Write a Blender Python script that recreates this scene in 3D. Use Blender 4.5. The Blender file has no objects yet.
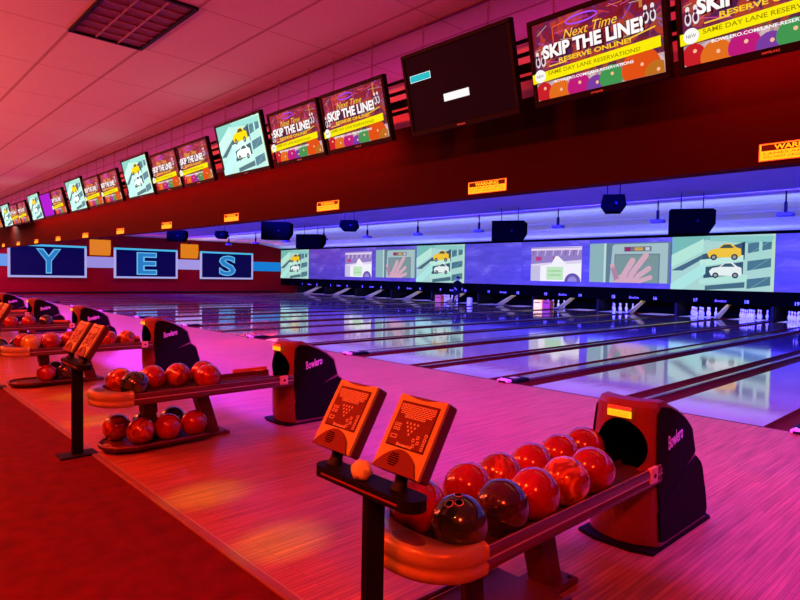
import bpy, bmesh, math, random
from mathutils import Vector, Matrix
PI = math.pi
random.seed(7)
sc = bpy.context.scene
COL = sc.collection

# ------------------------------------------------------------------ materials
def srgb(r, g, b):
    f = lambda c: (c / 12.92) if c <= .04045 else ((c + .055) / 1.055) ** 2.4
    return (f(r / 255), f(g / 255), f(b / 255), 1)

def new_mat(name):
    m = bpy.data.materials.new(name); m.use_nodes = True
    nt = m.node_tree
    return m, nt, nt.nodes['Principled BSDF']

def pmat(name, col, rough=.5, metal=0, coat=0, spec=.5, var=.12, scale=20, bump=0):
    """plain procedural material: base colour gently varied by noise"""
    m, nt, b = new_mat(name)
    n = nt.nodes.new('ShaderNodeTexNoise'); n.inputs['Scale'].default_value = scale
    tc = nt.nodes.new('ShaderNodeTexCoord'); nt.links.new(tc.outputs['Object'], n.inputs['Vector'])
    r = nt.nodes.new('ShaderNodeMix'); r.data_type = 'RGBA'
    r.inputs[6].default_value = tuple(c * (1 - var) for c in col[:3]) + (1,)
    r.inputs[7].default_value = tuple(min(1, c * (1 + var)) for c in col[:3]) + (1,)
    nt.links.new(n.outputs['Fac'], r.inputs[0]); nt.links.new(r.outputs[2], b.inputs['Base Color'])
    b.inputs['Roughness'].default_value = rough; b.inputs['Metallic'].default_value = metal
    b.inputs['Coat Weight'].default_value = coat; b.inputs['Specular IOR Level'].default_value = spec
    b.inputs['Coat Roughness'].default_value = .08
    if bump:
        bp = nt.nodes.new('ShaderNodeBump'); bp.inputs['Strength'].default_value = bump
        bp.inputs['Distance'].default_value = .01
        nt.links.new(n.outputs['Fac'], bp.inputs['Height']); nt.links.new(bp.outputs[0], b.inputs['Normal'])
    return m

EM = {}
def emit(col, s=1.0):
    k = (col, s)
    if k not in EM:
        m, nt, b = new_mat('glow'); c = srgb(*col)
        b.inputs['Base Color'].default_value = (.002, .002, .002, 1)
        b.inputs['Roughness'].default_value = .6; b.inputs['Specular IOR Level'].default_value = .06
        b.inputs['Emission Color'].default_value = c
        b.inputs['Emission Strength'].default_value = s
        EM[k] = m
    return EM[k]

def noise_emit(name, stops, scale, s=1.0, detail=3, stretch=(1, 1, 1)):
    m, nt, b = new_mat(name)
    tc = nt.nodes.new('ShaderNodeTexCoord'); mp = nt.nodes.new('ShaderNodeMapping')
    mp.inputs['Scale'].default_value = stretch
    n = nt.nodes.new('ShaderNodeTexNoise'); n.inputs['Scale'].default_value = scale; n.inputs['Detail'].default_value = detail
    n.inputs['Distortion'].default_value = .8
    r = nt.nodes.new('ShaderNodeValToRGB')
    while len(r.color_ramp.elements) < len(stops): r.color_ramp.elements.new(.5)
    for e, (p, c) in zip(r.color_ramp.elements, stops): e.position = p; e.color = srgb(*c)
    nt.links.new(tc.outputs['Object'], mp.inputs[0]); nt.links.new(mp.outputs[0], n.inputs['Vector'])
    nt.links.new(n.outputs['Fac'], r.inputs[0]); nt.links.new(r.outputs[0], b.inputs['Emission Color'])
    b.inputs['Emission Strength'].default_value = s; b.inputs['Base Color'].default_value = (.01, .01, .01, 1)
    return m

def wood_mat(name, cols, board=.027, length=1.6, rough=.18, coat=.6, bump=.05, streak=.5):
    """strip flooring with boards running along world Y"""
    m, nt, b = new_mat(name); N = nt.nodes; L = nt.links
    tc = N.new('ShaderNodeTexCoord')
    sp = N.new('ShaderNodeSeparateXYZ'); L.new(tc.outputs['Object'], sp.inputs[0])
    cb = N.new('ShaderNodeCombineXYZ'); L.new(sp.outputs['Y'], cb.inputs['X']); L.new(sp.outputs['X'], cb.inputs['Y'])
    br = N.new('ShaderNodeTexBrick'); L.new(cb.outputs[0], br.inputs['Vector'])
    br.inputs['Scale'].default_value = 1; br.inputs['Mortar Size'].default_value = .0012
    br.inputs['Brick Width'].default_value = length; br.inputs['Row Height'].default_value = board
    br.inputs['Color1'].default_value = cols[0]; br.inputs['Color2'].default_value = cols[1]
    br.inputs['Mortar'].default_value = cols[2]; br.offset = .37
    mp = N.new('ShaderNodeMapping'); mp.inputs['Scale'].default_value = (26, 1.3, 1)
    L.new(tc.outputs['Object'], mp.inputs[0])
    n = N.new('ShaderNodeTexNoise'); n.inputs['Scale'].default_value = 1.6; n.inputs['Detail'].default_value = 5
    L.new(mp.outputs[0], n.inputs['Vector'])
    mx = N.new('ShaderNodeMix'); mx.data_type = 'RGBA'; mx.blend_type = 'MULTIPLY'; mx.inputs[0].default_value = streak
    L.new(br.outputs['Color'], mx.inputs[6])
    rr = N.new('ShaderNodeValToRGB'); rr.color_ramp.elements[0].position = .3; rr.color_ramp.elements[1].position = .7
    rr.color_ramp.elements[0].color = (.35, .3, .3, 1)
    L.new(n.outputs['Fac'], rr.inputs[0]); L.new(rr.outputs[0], mx.inputs[7])
    L.new(mx.outputs[2], b.inputs['Base Color'])
    b.inputs['Roughness'].default_value = rough; b.inputs['Coat Weight'].default_value = coat
    b.inputs['Coat Roughness'].default_value = .06
    n2 = N.new('ShaderNodeTexNoise'); n2.inputs['Scale'].default_value = 1.2; n2.inputs['Detail'].default_value = 2
    mp2 = N.new('ShaderNodeMapping'); mp2.inputs['Scale'].default_value = (3, 1, 1)
    L.new(tc.outputs['Object'], mp2.inputs[0]); L.new(mp2.outputs[0], n2.inputs['Vector'])
    bp = N.new('ShaderNodeBump'); bp.inputs['Strength'].default_value = bump; bp.inputs['Distance'].default_value = .05
    L.new(n2.outputs['Fac'], bp.inputs['Height']); L.new(bp.outputs[0], b.inputs['Normal']); L.new(bp.outputs[0], b.inputs['Coat Normal'])
    return m

def ceil_mat():
    m, nt, b = new_mat('ceiling_tile'); N = nt.nodes; L = nt.links
    tc = N.new('ShaderNodeTexCoord'); sp = N.new('ShaderNodeSeparateXYZ'); L.new(tc.outputs['Object'], sp.inputs[0])
    def math_(op, a, v=None, v2=None):
        x = N.new('ShaderNodeMath'); x.operation = op
        if hasattr(a, 'links'): L.new(a, x.inputs[0])
        else: x.inputs[0].default_value = a
        if v is not None:
            if hasattr(v, 'links'): L.new(v, x.inputs[1])
            else: x.inputs[1].default_value = v
        return x.outputs[0]
    fy = math_('FRACT', math_('DIVIDE', math_('SUBTRACT', sp.outputs['Y'], 1.51 - 61), .61))
    fx = math_('FRACT', math_('DIVIDE', math_('SUBTRACT', sp.outputs['X'], -5.9 - 122), 1.22))
    ly = math_('ADD', math_('LESS_THAN', fy, .035), math_('GREATER_THAN', fy, .985))
    lx = math_('LESS_THAN', fx, .014)
    ln = math_('MINIMUM', math_('ADD', ly, math_('MULTIPLY', lx, .75)), 1)
    n = N.new('ShaderNodeTexNoise'); n.inputs['Scale'].default_value = 60; n.inputs['Detail'].default_value = 4
    L.new(tc.outputs['Object'], n.inputs['Vector'])
    r = N.new('ShaderNodeValToRGB'); r.color_ramp.elements[0].color = (.62, .58, .56, 1); r.color_ramp.elements[1].color = (.78, .74, .72, 1)
    L.new(n.outputs['Fac'], r.inputs[0])
    mx = N.new('ShaderNodeMix'); mx.data_type = 'RGBA'; L.new(math_('MULTIPLY', ln, .62), mx.inputs[0]); L.new(r.outputs[0], mx.inputs[6])
    mx.inputs[7].default_value = (.28, .12, .12, 1)
    L.new(mx.outputs[2], b.inputs['Base Color']); b.inputs['Roughness'].default_value = .9
    b.inputs['Specular IOR Level'].default_value = .1
    return m

def ball_mat(name, c1, c2, scale=7, thr=.5, rough=.12):
    m, nt, b = new_mat(name); N = nt.nodes; L = nt.links
    tc = N.new('ShaderNodeTexCoord')
    n = N.new('ShaderNodeTexNoise'); n.inputs['Scale'].default_value = scale; n.inputs['Detail'].default_value = 3
    n.inputs['Distortion'].default_value = 2.2
    L.new(tc.outputs['Object'], n.inputs['Vector'])
    r = N.new('ShaderNodeValToRGB'); r.color_ramp.elements[0].position = thr - .08; r.color_ramp.elements[1].position = thr + .08
    r.color_ramp.elements[0].color = c1; r.color_ramp.elements[1].color = c2
    L.new(n.outputs['Fac'], r.inputs[0]); L.new(r.outputs[0], b.inputs['Base Color'])
    b.inputs['Roughness'].default_value = rough; b.inputs['Coat Weight'].default_value = .8; b.inputs['Coat Roughness'].default_value = .05
    return m

M = {}
M['ceiling'] = ceil_mat()
M['carpet'] = pmat('carpet', (.075, .002, .001, 1), .85, var=.5, scale=9, bump=.1, spec=.08)
M['approach'] = wood_mat('approach_maple', [(.40, .16, .045, 1), (.31, .12, .032, 1), (.1, .03, .01, 1)], rough=.42, coat=.05, bump=.03, streak=.75)
M['approach'].node_tree.nodes['Principled BSDF'].inputs['Specular IOR Level'].default_value = .22
M['lane'] = wood_mat('lane_maple', [(.38, .22, .15, 1), (.32, .18, .125, 1), (.1, .06, .05, 1)], rough=.07, coat=.85, bump=.016, streak=.4)
M['deck'] = pmat('pin_deck', (.75, .68, .5, 1), .3, coat=.4)
M['gutter'] = pmat('gutter_plastic', (.1, .006, .005, 1), .6, spec=.1)
M['cap'] = pmat('divider_capping', (.06, .01, .01, 1), .2, coat=.7)
M['trimwood'] = pmat('trim_wood', (.15, .07, .03, 1), .45, scale=8)
M['bulk'] = pmat('bulkhead_paint', (.024, .001, .001, 1), .7, spec=.08, scale=3)
M['upperwall'] = pmat('upper_wall_paint', (.6, .5, .52, 1), .8)
M['redwall'] = pmat('red_wall_paint', (.22, .004, .004, 1), .9, scale=2, spec=.03)
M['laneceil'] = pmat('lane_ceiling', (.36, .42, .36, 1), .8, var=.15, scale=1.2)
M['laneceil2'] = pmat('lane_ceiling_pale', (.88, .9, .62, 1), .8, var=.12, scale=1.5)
M['black'] = pmat('black_plastic', (.004, .0035, .004, 1), .5, spec=.1)
M['blackmat'] = pmat('matt_black', (.0012, .001, .001, 1), .95, spec=.0)
M['hood'] = pmat('hood_red_grey', (.17, .03, .028, 1), .4, coat=.1)
M['hoodside'] = pmat('hood_side', (.006, .002, .002, 1), .65, spec=.04)
M['rail'] = pmat('rail_vinyl', (.09, .012, .01, 1), .35, coat=.08)
M['railglint'] = pmat('rail_glint', (.5, .36, .36, 1), .2, coat=.6)  # pale strips painted as the bright ledge and highlight line of the rail
M['orange'] = pmat('orange_end_cap', (.33, .26, .12, 1), .3, coat=.5, var=.08)
M['tray'] = pmat('tray_dark', (.06, .02, .02, 1), .5)
M['leg'] = pmat('leg_metal', (.08, .012, .01, 1), .5, spec=.2)
M['emblem'] = pmat('dark_emblem', (.12, .012, .012, 1), .4)
M['pale'] = pmat('pale_bracket', (.72, .5, .5, 1), .35)
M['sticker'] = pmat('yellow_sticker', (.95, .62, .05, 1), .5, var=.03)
_b = M['sticker'].node_tree.nodes['Principled BSDF']; _b.inputs['Emission Color'].default_value = srgb(255, 200, 25); _b.inputs['Emission Strength'].default_value = 1.0   # glow added to the colour to keep the yellow bright under red light
M['stickertext'] = pmat('sticker_print', (.05, .02, .01, 1), .6)
M['stickeredge'] = pmat('sticker_edge', (.9, .7, .5, 1), .6)
M['logo'] = pmat('logo_print', (.85, .6, .6, 1), .4)
M['padface'] = pmat('keypad_bezel', (.27, .29, .04, 1), .5, var=.06)
M['padside'] = pmat('keypad_casing', (.05, .008, .008, 1), .4)
M['padpanel'] = pmat('keypad_panel', (.07, .007, .003, 1), .6, var=.05, spec=.2)
M['padlegend'] = pmat('keypad_legend', (.5, .55, .4, 1), .7, var=.0)
M['arch'] = pmat('speaker_cover', (.08, .01, .006, 1), .6, spec=.2)
M['cloth'] = pmat('yellow_cloth', (.5, .5, .2, 1), .8, scale=60, bump=.4)
M['chrome'] = pmat('chain_metal', (.35, .2, .25, 1), .3, metal=.8)
M['pin'] = pmat('pin_white', (.85, .85, .82, 1), .25, coat=.5, var=.02)
M['pinred'] = pmat('pin_stripe', (.7, .03, .03, 1), .3)
M['blue'] = pmat('projector_shell', (.12, .12, .3, 1), .4)
M['louver'] = pmat('louver_blade', (.32, .16, .14, 1), .35)
M['louverin'] = pmat('troffer_inside', (.16, .05, .05, 1), .5)
M['whitep'] = pmat('white_print', (.85, .85, .85, 1), .5)
M['ramp'] = pmat('cream_ramp', (.5, .42, .2, 1), .4)
M['skin'] = pmat('skin', (.5, .3, .22, 1), .5)
M['shirt'] = pmat('dark_shirt', (.004, .004, .005, 1), .9, spec=.05)
M['jeans'] = pmat('dark_jeans', (.006, .006, .014, 1), .9, spec=.05)

# ------------------------------------------------------------------ mesh kit
class MB:
    def __init__(s): s.v = []; s.f = []; s.m = []; s.s = []; s.mats = []
    def mi(s, m):
        if m not in s.mats: s.mats.append(m)
        return s.mats.index(m)
    def add(s, vs, fs, m, smooth=False, T=None):
        o = len(s.v); k = s.mi(m)
        for p in vs:
            p = Vector(p); s.v.append(T @ p if T else p)
        for f in fs: s.f.append([i + o for i in f]); s.m.append(k); s.s.append(smooth)
        return s
    def box(s, a, b, m, T=None):
        (x0, y0, z0), (x1, y1, z1) = a, b
        x0, x1 = min(x0, x1), max(x0, x1); y0, y1 = min(y0, y1), max(y0, y1); z0, z1 = min(z0, z1), max(z0, z1)
        return s.add([(x0, y0, z0), (x1, y0, z0), (x1, y1, z0), (x0, y1, z0), (x0, y0, z1), (x1, y0, z1), (x1, y1, z1), (x0, y1, z1)],
                     [(0, 3, 2, 1), (4, 5, 6, 7), (0, 1, 5, 4), (1, 2, 6, 5), (2, 3, 7, 6), (3, 0, 4, 7)], m, T=T)
    def bm(s, b, m, smooth=False, T=None):
        b.verts.ensure_lookup_table(); b.verts.index_update()
        s.add([v.co.copy() for v in b.verts], [[v.index for v in f.verts] for f in b.faces], m, smooth, T); b.free(); return s
    def rbox(s, a, b, m, r=.01, seg=2, T=None):
        q = bmesh.new(); bmesh.ops.create_cube(q, size=1)
        c = [(a[i] + b[i]) / 2 for i in range(3)]; d = [abs(b[i] - a[i]) for i in range(3)]
        for v in q.verts: v.co = Vector([c[i] + v.co[i] * d[i] for i in range(3)])
        bmesh.ops.bevel(q, geom=q.edges[:], offset=min(r, min(d) * .45), segments=seg, profile=.5, affect='EDGES')
        return s.bm(q, m, False, T)
    def cyl(s, p0, p1, r, m, n=12, r2=None, T=None, cap=True):
        p0, p1 = Vector(p0), Vector(p1); r2 = r if r2 is None else r2
        d = (p1 - p0).normalized(); u = d.orthogonal().normalized(); w = d.cross(u)
        vs = []; fs = []
        for (p, q) in ((p0, r), (p1, r2)):
            for i in range(n):
                t = 2 * PI * i / n; vs.append(p + u * math.cos(t) * q + w * math.sin(t) * q)
        for i in range(n): fs.append((i, (i + 1) % n, n + (i + 1) % n, n + i))
        s.add(vs, fs, m, True, T)
        if cap: s.add(vs, [list(range(n))[::-1], list(range(n, 2 * n))], m, False, T)
        return s
    def tube(s, pts, r, m, n=8, T=None, closed=False):
        for a, b in zip(pts, pts[1:] + ([pts[0]] if closed else [])): s.cyl(a, b, r, m, n, T=T)
        return s
    def prism(s, poly, ax, a, b, m, T=None, smooth=False):
        """poly of (p,q) extruded along axis ax from a to b"""
        def P(p, q, t): return {'x': (t, p, q), 'y': (p, t, q), 'z': (p, q, t)}[ax]
        n = len(poly); vs = [P(p, q, a) for p, q in poly] + [P(p, q, b) for p, q in poly]
        s.add(vs, [(i, (i + 1) % n, n + (i + 1) % n, n + i) for i in range(n)], m, smooth, T)
        return s.add(vs, [list(range(n))[::-1], list(range(n, 2 * n))], m, False, T)
    def sheet(s, poly, ax, a, b, m, T=None):
        def P(p, q, t): return {'x': (t, p, q), 'y': (p, t, q), 'z': (p, q, t)}[ax]
        n = len(poly); vs = [P(p, q, a) for p, q in poly] + [P(p, q, b) for p, q in poly]
        return s.add(vs, [(i, i + 1, n + i + 1, n + i) for i in range(n - 1)], m, True, T)
    def flat(s, poly, m, T=None, y=0):
        return s.add([(p, y, q) for p, q in poly], [list(range(len(poly)))], m, False, T)
    def lathe(s, prof, m, n=20, T=None):
        vs = []; fs = []
        for r, z in prof:
            for i in range(n): t = 2 * PI * i / n; vs.append((r * math.cos(t), r * math.sin(t), z))
        for j in range(len(prof) - 1):
            for i in range(n): fs.append((j * n + i, j * n + (i + 1) % n, (j + 1) * n + (i + 1) % n, (j + 1) * n + i))
        return s.add(vs, fs, m, True, T)
    def sphere(s, c, r, m, n=24, k=14, T=None, sc_=(1, 1, 1)):
        q = bmesh.new(); bmesh.ops.create_uvsphere(q, u_segments=n, v_segments=k, radius=r)
        for v in q.verts: v.co = Vector((v.co.x * sc_[0] + c[0], v.co.y * sc_[1] + c[1], v.co.z * sc_[2] + c[2]))
        return s.bm(q, m, True, T)
    def text(s, txt, cx, cz, w, h, m, T=None, y=0, shear=0, bold=.0, depth=0):
        vs, fs = glyphs(txt, shear, bold)
        xs = [v[0] for v in vs]; zs = [v[1] for v in vs]
        x0, x1, z0, z1 = min(xs), max(xs), min(zs), max(zs)
        kz = h / (z1 - z0); kx = (w / (x1 - x0)) if w else kz
        P = [(cx + (v[0] - (x0 + x1) / 2) * kx, y, cz + (v[1] - (z0 + z1) / 2) * kz) for v in vs]
        return s.add(P, fs, m, False, T)
    def mesh(s, name):
        me = bpy.data.meshes.new(name); me.from_pydata([tuple(v) for v in s.v], [], s.f)
        for m in s.mats: me.materials.append(m)
        me.polygons.foreach_set('material_index', s.m); me.polygons.foreach_set('use_smooth', s.s)
        me.update(); return me
    def build(s, name, parent=None, loc=None):
        o = bpy.data.objects.new(name, s.mesh(name)); COL.objects.link(o)
        if parent: o.parent = parent
        if loc: o.location = loc
        return o

GC = {}
def glyphs(txt, shear, bold):
    k = (txt, shear, bold)
    if k not in GC:
        cu = bpy.data.curves.new('t', 'FONT'); cu.body = txt; cu.shear = shear; cu.offset = bold; cu.resolution_u = 3
        cu.fill_mode = 'FRONT'
        o = bpy.data.objects.new('t', cu); COL.objects.link(o)
        bpy.context.view_layer.update()
        me = o.evaluated_get(bpy.context.evaluated_depsgraph_get()).to_mesh()
        GC[k] = ([(v.co.x, v.co.y) for v in me.vertices], [list(p.vertices) for p in me.polygons])
        bpy.data.objects.remove(o); bpy.data.curves.remove(cu)
    return GC[k]

def tag(o, label=None, cat=None, group=None, kind=None):
    if label: o['label'] = label
    if cat: o['category'] = cat
    if group: o['group'] = group
    if kind: o['kind'] = kind
    return o
WORDS = 'zero one two three four five six seven eight nine ten eleven twelve thirteen fourteen fifteen sixteen seventeen eighteen nineteen twenty twenty-one twenty-two'.split()
WN = lambda n: WORDS[n]
def struct(o, label=None, cat=None): return tag(o, label, cat, None, 'structure')
def empty(name, loc, label, cat, group=None, rz=0):
    o = bpy.data.objects.new(name, None); COL.objects.link(o); o.location = loc; o.rotation_euler.z = rz
    return tag(o, label, cat, group)
def copy_tree(o, parent=None):
    c = o.copy(); COL.objects.link(c); c.parent = parent
    for ch in list(o.children): copy_tree(ch, c)
    return c
ORD = ['nearest', 'second nearest', 'third nearest', 'fourth nearest', 'fifth nearest', 'sixth nearest', 'seventh nearest', 'eighth nearest', 'ninth nearest', 'tenth nearest', 'eleventh nearest', 'twelfth nearest']

# ------------------------------------------------------------------ key dimensions
YF, YB = 6.65, 1.47            # foul line, back edge of the approach
YE, YM = 25.8, 24.85           # end of lane beds, face of the masking units
XW = -39.9                     # left end wall
PP = 3.46                      # spacing of lane pairs
PC = -1.445                    # centre of wide divider, pair 0
ZC = 3.54
XR = 5.0

# ------------------------------------------------------------------ room shell
o = MB().box((XW, -5, -.12), (XR, YB - .06, 0), M['carpet']).build('floor'); struct(o, 'dark red lit floor behind the approach', 'floor')
o = MB().box((XW, YB, -.12), (XR, YF, 0), M['approach']).build('floor'); struct(o, 'glossy maple approach floor between seating and lanes', 'floor')
o = MB().box((XW, YF, -.25), (XR, YE + 1.2, -.125), M['blackmat']).build('floor'); struct(o, 'dark subfloor under the lanes', 'floor')
o = MB().rbox((XW, YB - .062, -.1), (XR, YB + .002, .012), M['trimwood'], .008).box((XW, YB - .016, .012), (XR, YB - .009, .0135), M['orange']).build('trim_1')
struct(o, 'wooden edging strip along the back of the approach', 'trim')
o = MB().box((XW, -5, ZC), (XR, 4.62, ZC + .1), M['ceiling']).build('ceiling'); struct(o)
# ceiling above the lanes: flat, small drop, then slope down to the masking
c = MB()
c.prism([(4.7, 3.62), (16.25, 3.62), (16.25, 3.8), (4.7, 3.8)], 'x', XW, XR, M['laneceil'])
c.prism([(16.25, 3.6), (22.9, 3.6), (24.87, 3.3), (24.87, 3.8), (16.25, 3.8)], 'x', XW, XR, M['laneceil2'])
struct(c.build('ceiling'), 'pale ceiling above the lanes lit blue', 'ceiling')
MBt = MB()
for y in (18.4, 20.6): MBt.box((XW, y, 3.592), (XR, y + .02, 3.6), M['laneceil'])
struct(MBt.build('trim_2'), 'thin joints in the lane ceiling', 'trim')
o = MB().box((XW - .15, -5, -.2), (XW, YE + 1.2, 3.9), M['redwall']).build('wall_left'); struct(o)
o = MB().box((XR, -5, -.2), (XR + .15, YE + 1.2, 3.9), M['redwall']).build('wall_right'); struct(o)
o = MB().box((XW, -5.15, -.2), (XR, -5, 3.9), M['redwall']).build('wall_back'); struct(o)
o = MB().box((XW, YE + 1.05, -.2), (XR, YE + 1.2, 3.9), M['blackmat']).build('wall_far'); struct(o)
# bulkhead
b = MB()
b.box((XW, 4.2, 2.165), (XR, 4.34, 2.93), M['bulk'])
b.box((XW, 4.34, 2.83), (XR, 4.62, 2.93), M['bulk'])
struct(b.build('wall_bulkhead'), 'long dark red bulkhead hanging over the approach', 'bulkhead')
struct(MB().box((XW, 4.62, 2.6), (XR, 4.7, 3.8), M['upperwall']).build('wall_upper'), 'recessed upper wall behind the monitors', 'wall')
struct(MB().box((XW, 4.195, 2.155), (XR, 4.345, 2.165), M['bulk']).build('trim_3'), 'pale edge strip under the bulkhead', 'trim')
struct(MB().rbox((XW, 3.6, ZC - .008), (XR, 3.64, ZC), M['louverin'], .003).build('trim_4'), 'thin trim where the ceiling meets the bulkhead recess', 'trim')
struct(MB().box((XW, YM - .03, 3.2), (XR, YM + .04, 3.31), M['blackmat']).build('trim_5'), 'black band above the projection wall', 'trim')
struct(MB().box((XW, .5, 0), (XW + .02, YM, .1), M['black']).build('baseboard_left'))

# louvred ceiling light, switched off
t = empty('louvred_ceiling_light', (-5.29, 1.815, ZC), 'rectangular louvred ceiling light switched off among the ceiling tiles', 'ceiling light')
fr = MB()
for a, b_ in (((-.62, -.315), (.62, -.285)), ((-.62, .285), (.62, .315)), ((-.62, -.285), (-.59, .285)), ((.59, -.285), (.62, .285))):
    fr.box((a[0], a[1], -.022), (b_[0], b_[1], 0), M['black'])
fr.build('frame', t)
MB().box((-.59, -.285, -.004), (.59, .285, -.001), M['louverin']).build('reflector', t)
lv = MB()
for i in range(1, 3): y = -.285 + .19 * i; lv.box((-.59, y - .006, -.018), (.59, y + .006, -.004), M['louver'])
for i in range(1, 7): x = -.59 + 1.18 / 7 * i; lv.box((x - .004, -.285, -.018), (x + .004, .285, -.004), M['louver'])
lv.build('louver_grid', t)

# ------------------------------------------------------------------ pictures (flat screen content)
def ell(cx, cz, rx, rz, n=20, a0=0, a1=2 * PI): return [(cx + rx * math.cos(a0 + (a1 - a0) * i / n), cz + rz * math.sin(a0 + (a1 - a0) * i / n)) for i in range(n)]

class Pic:
    """draws polygons given in 0..1 coordinates onto a w x h flat face; faces -Y, thin offsets between layers"""
    def __init__(s, w, h, step=.0012, s_=1.0): s.w, s.h, s.mb, s.k, s.step, s.e = w, h, MB(), 0, step, s_
    def P(s, pts): return [((x - .5) * s.w, (z - .5) * s.h) for x, z in pts]
    def mat(s, c): return c if isinstance(c, bpy.types.Material) else emit(c, s.e)
    def poly(s, pts, c, up=True):
        if up: s.k += 1
        p = s.P(pts)
        ar = sum(p[i][0] * p[(i + 1) % len(p)][1] - p[(i + 1) % len(p)][0] * p[i][1] for i in range(len(p)))
        if ar < 0: p = p[::-1]
        s.mb.flat(p, s.mat(c), y=-s.step * s.k); return s
    def rect(s, x0, z0, x1, z1, c, up=True): return s.poly([(x0, z0), (x1, z0), (x1, z1), (x0, z1)], c, up)
    def disc(s, cx, cz, r, c, up=True, rz=None): return s.poly(ell(cx, cz, r, rz or r * s.w / s.h), c, up)
    def ring(s, cx, cz, rx, rz, t, c, up=True):
        if up: s.k += 1
        a = s.P(ell(cx, cz, rx, rz, 28)); b_ = s.P(ell(cx, cz, rx - t, rz - t * s.w / s.h, 28)); n = 28
        s.mb.add([(p, -s.step * s.k, q) for p, q in a + b_], [(i, (i + 1) % n, n + (i + 1) % n, n + i) for i in range(n)], s.mat(c))
        return s
    def line(s, p, q, t, c, up=False):
        dx, dz = (q[0] - p[0]) * s.w, (q[1] - p[1]) * s.h; L = math.hypot(dx, dz) or 1
        nx, nz = -dz / L * t / s.w, dx / L * t / s.h
        return s.poly([(p[0] - nx, p[1] - nz), (q[0] - nx, q[1] - nz), (q[0] + nx, q[1] + nz), (p[0] + nx, p[1] + nz)], c, up)
    def text(s, txt, cx, cz, w, h, c, shear=0, bold=0, up=True, T=None):
        if up: s.k += 1
        s.mb.text(txt, (cx - .5) * s.w, (cz - .5) * s.h, w * s.w, h * s.h, s.mat(c), y=-s.step * s.k, shear=shear, bold=bold); return s

BG_AD = noise_emit('ad_background', [(.3, (40, 8, 50)), (.42, (120, 16, 30)), (.5, (60, 25, 90)), (.58, (190, 60, 40)), (.72, (90, 70, 60))], 7, .8, 4)
BG_BALLS = noise_emit('ad_floor', [(.35, (120, 90, 110)), (.6, (225, 200, 205))], 9, .8)
def pin_shape(p, cx, cz, k, c):
    p.poly(ell(cx, cz, .022 * k, .075 * k, 14), c); p.poly(ell(cx, cz + .11 * k, .014 * k, .035 * k, 12), c)
def pic_skip(w, h):
    p = Pic(w, h); R = random.Random(3)
    p.rect(0, 0, 1, 1, BG_AD); p.rect(0, 0, 1, .23, BG_BALLS); p.k += 1
    for i in range(26):
        x, z = R.random(), .42 + R.random() * .55; a = R.uniform(-.15, .15)
        p.line((x, z), (min(1, x + R.uniform(.05, .2)), min(1, max(.4, z + a))), .0022, R.choice([(230, 60, 60), (240, 110, 40), (150, 90, 220), (220, 80, 160), (190, 170, 150)]))
    p.line((.18, .9), (.18, .6), .004, (235, 90, 30)); p.line((.18, .9), (.3, .93), .004, (235, 90, 30)); p.line((.86, .98), (.86, .8), .01, (200, 120, 60))
    for i, (x, z, r, c) in enumerate([(.06, .1, .075, (200, 30, 40)), (.2, .04, .1, (225, 110, 30)), (.36, .07, .095, (190, 25, 120)), (.5, .02, .08, (120, 60, 160)),
                                      (.62, .08, .09, (60, 150, 80)), (.84, .1, .14, (225, 80, 20)), (.95, .0, .09, (190, 110, 30))]):
        n = 20; pts = [(min(1, max(0, a)), max(0, b_)) for a, b_ in ell(x, z, r, r * w / h, n)]
        p.poly(pts, c); p.disc(x + .01, z + .05, .012, (255, 190, 150))
    p.ring(.43, .9, .13, .06, .012, (170, 80, 250)); p.text('BOWL', .43, .9, .13, .035, (200, 60, 160))
    for cx, cz in ((.07, .5), (.93, .66)):
        for d in (-.025, .025): pin_shape(p, cx + d, cz, .95, (235, 225, 230)); pin_shape(p, cx + d, cz, .6, (70, 30, 60))
    p.text('Next Time', .5, .755, .42, .11, (255, 205, 60), shear=.35)
    p.text('SKIP THE LINE!', .513, .585, .78, .175, (60, 5, 10), bold=.06); p.text('SKIP THE LINE!', .5, .6, .78, .175, (255, 250, 250), bold=.045)
    p.text('RESERVE ONLINE!', .52, .455, .56, .06, (255, 205, 40), bold=.03)
    p.line((.15, .41), (.3, .418), .004, (255, 205, 60)); p.line((.78, .47), (.97, .53), .004, (255, 205, 60))
    p.poly([(0, .225), (1, .29), (1, .415), (0, .35)], (250, 235, 10))
    p.text('SAME DAY LANE RESERVATIONS!', .5, .325, .72, .05, (150, 130, 0), bold=.01)
    p.disc(.07, .31, .048, (250, 250, 245)); p.text('NEW', .07, .31, .06, .035, (60, 60, 60))
    p.text('BOWLERO.COM/LANE-RESERVATIONS', .5, .2, .62, .035, (255, 255, 255), bold=.02)
    return p.mb
def car(p, cx, cz, k, body, glass):
    B = [(-.13, 0), (-.15, .05), (-.12, .085), (-.05, .1), (0, .145), (.07, .15), (.12, .105), (.16, .09), (.165, .02), (.15, 0)]
    p.poly([(cx + x * k, cz + z * k * 1.6) for x, z in B], body)
    p.poly([(cx + x * k, cz + z * k * 1.6) for x, z in [(-.035, .1), (.005, .138), (.06, .14), (.1, .1)]], glass)
    for dx in (-.085, .105): p.disc(cx + dx * k, cz + .005, .03 * k, (20, 25, 25)); p.disc(cx + dx * k, cz + .005, .017 * k, (150, 160, 150))
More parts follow.
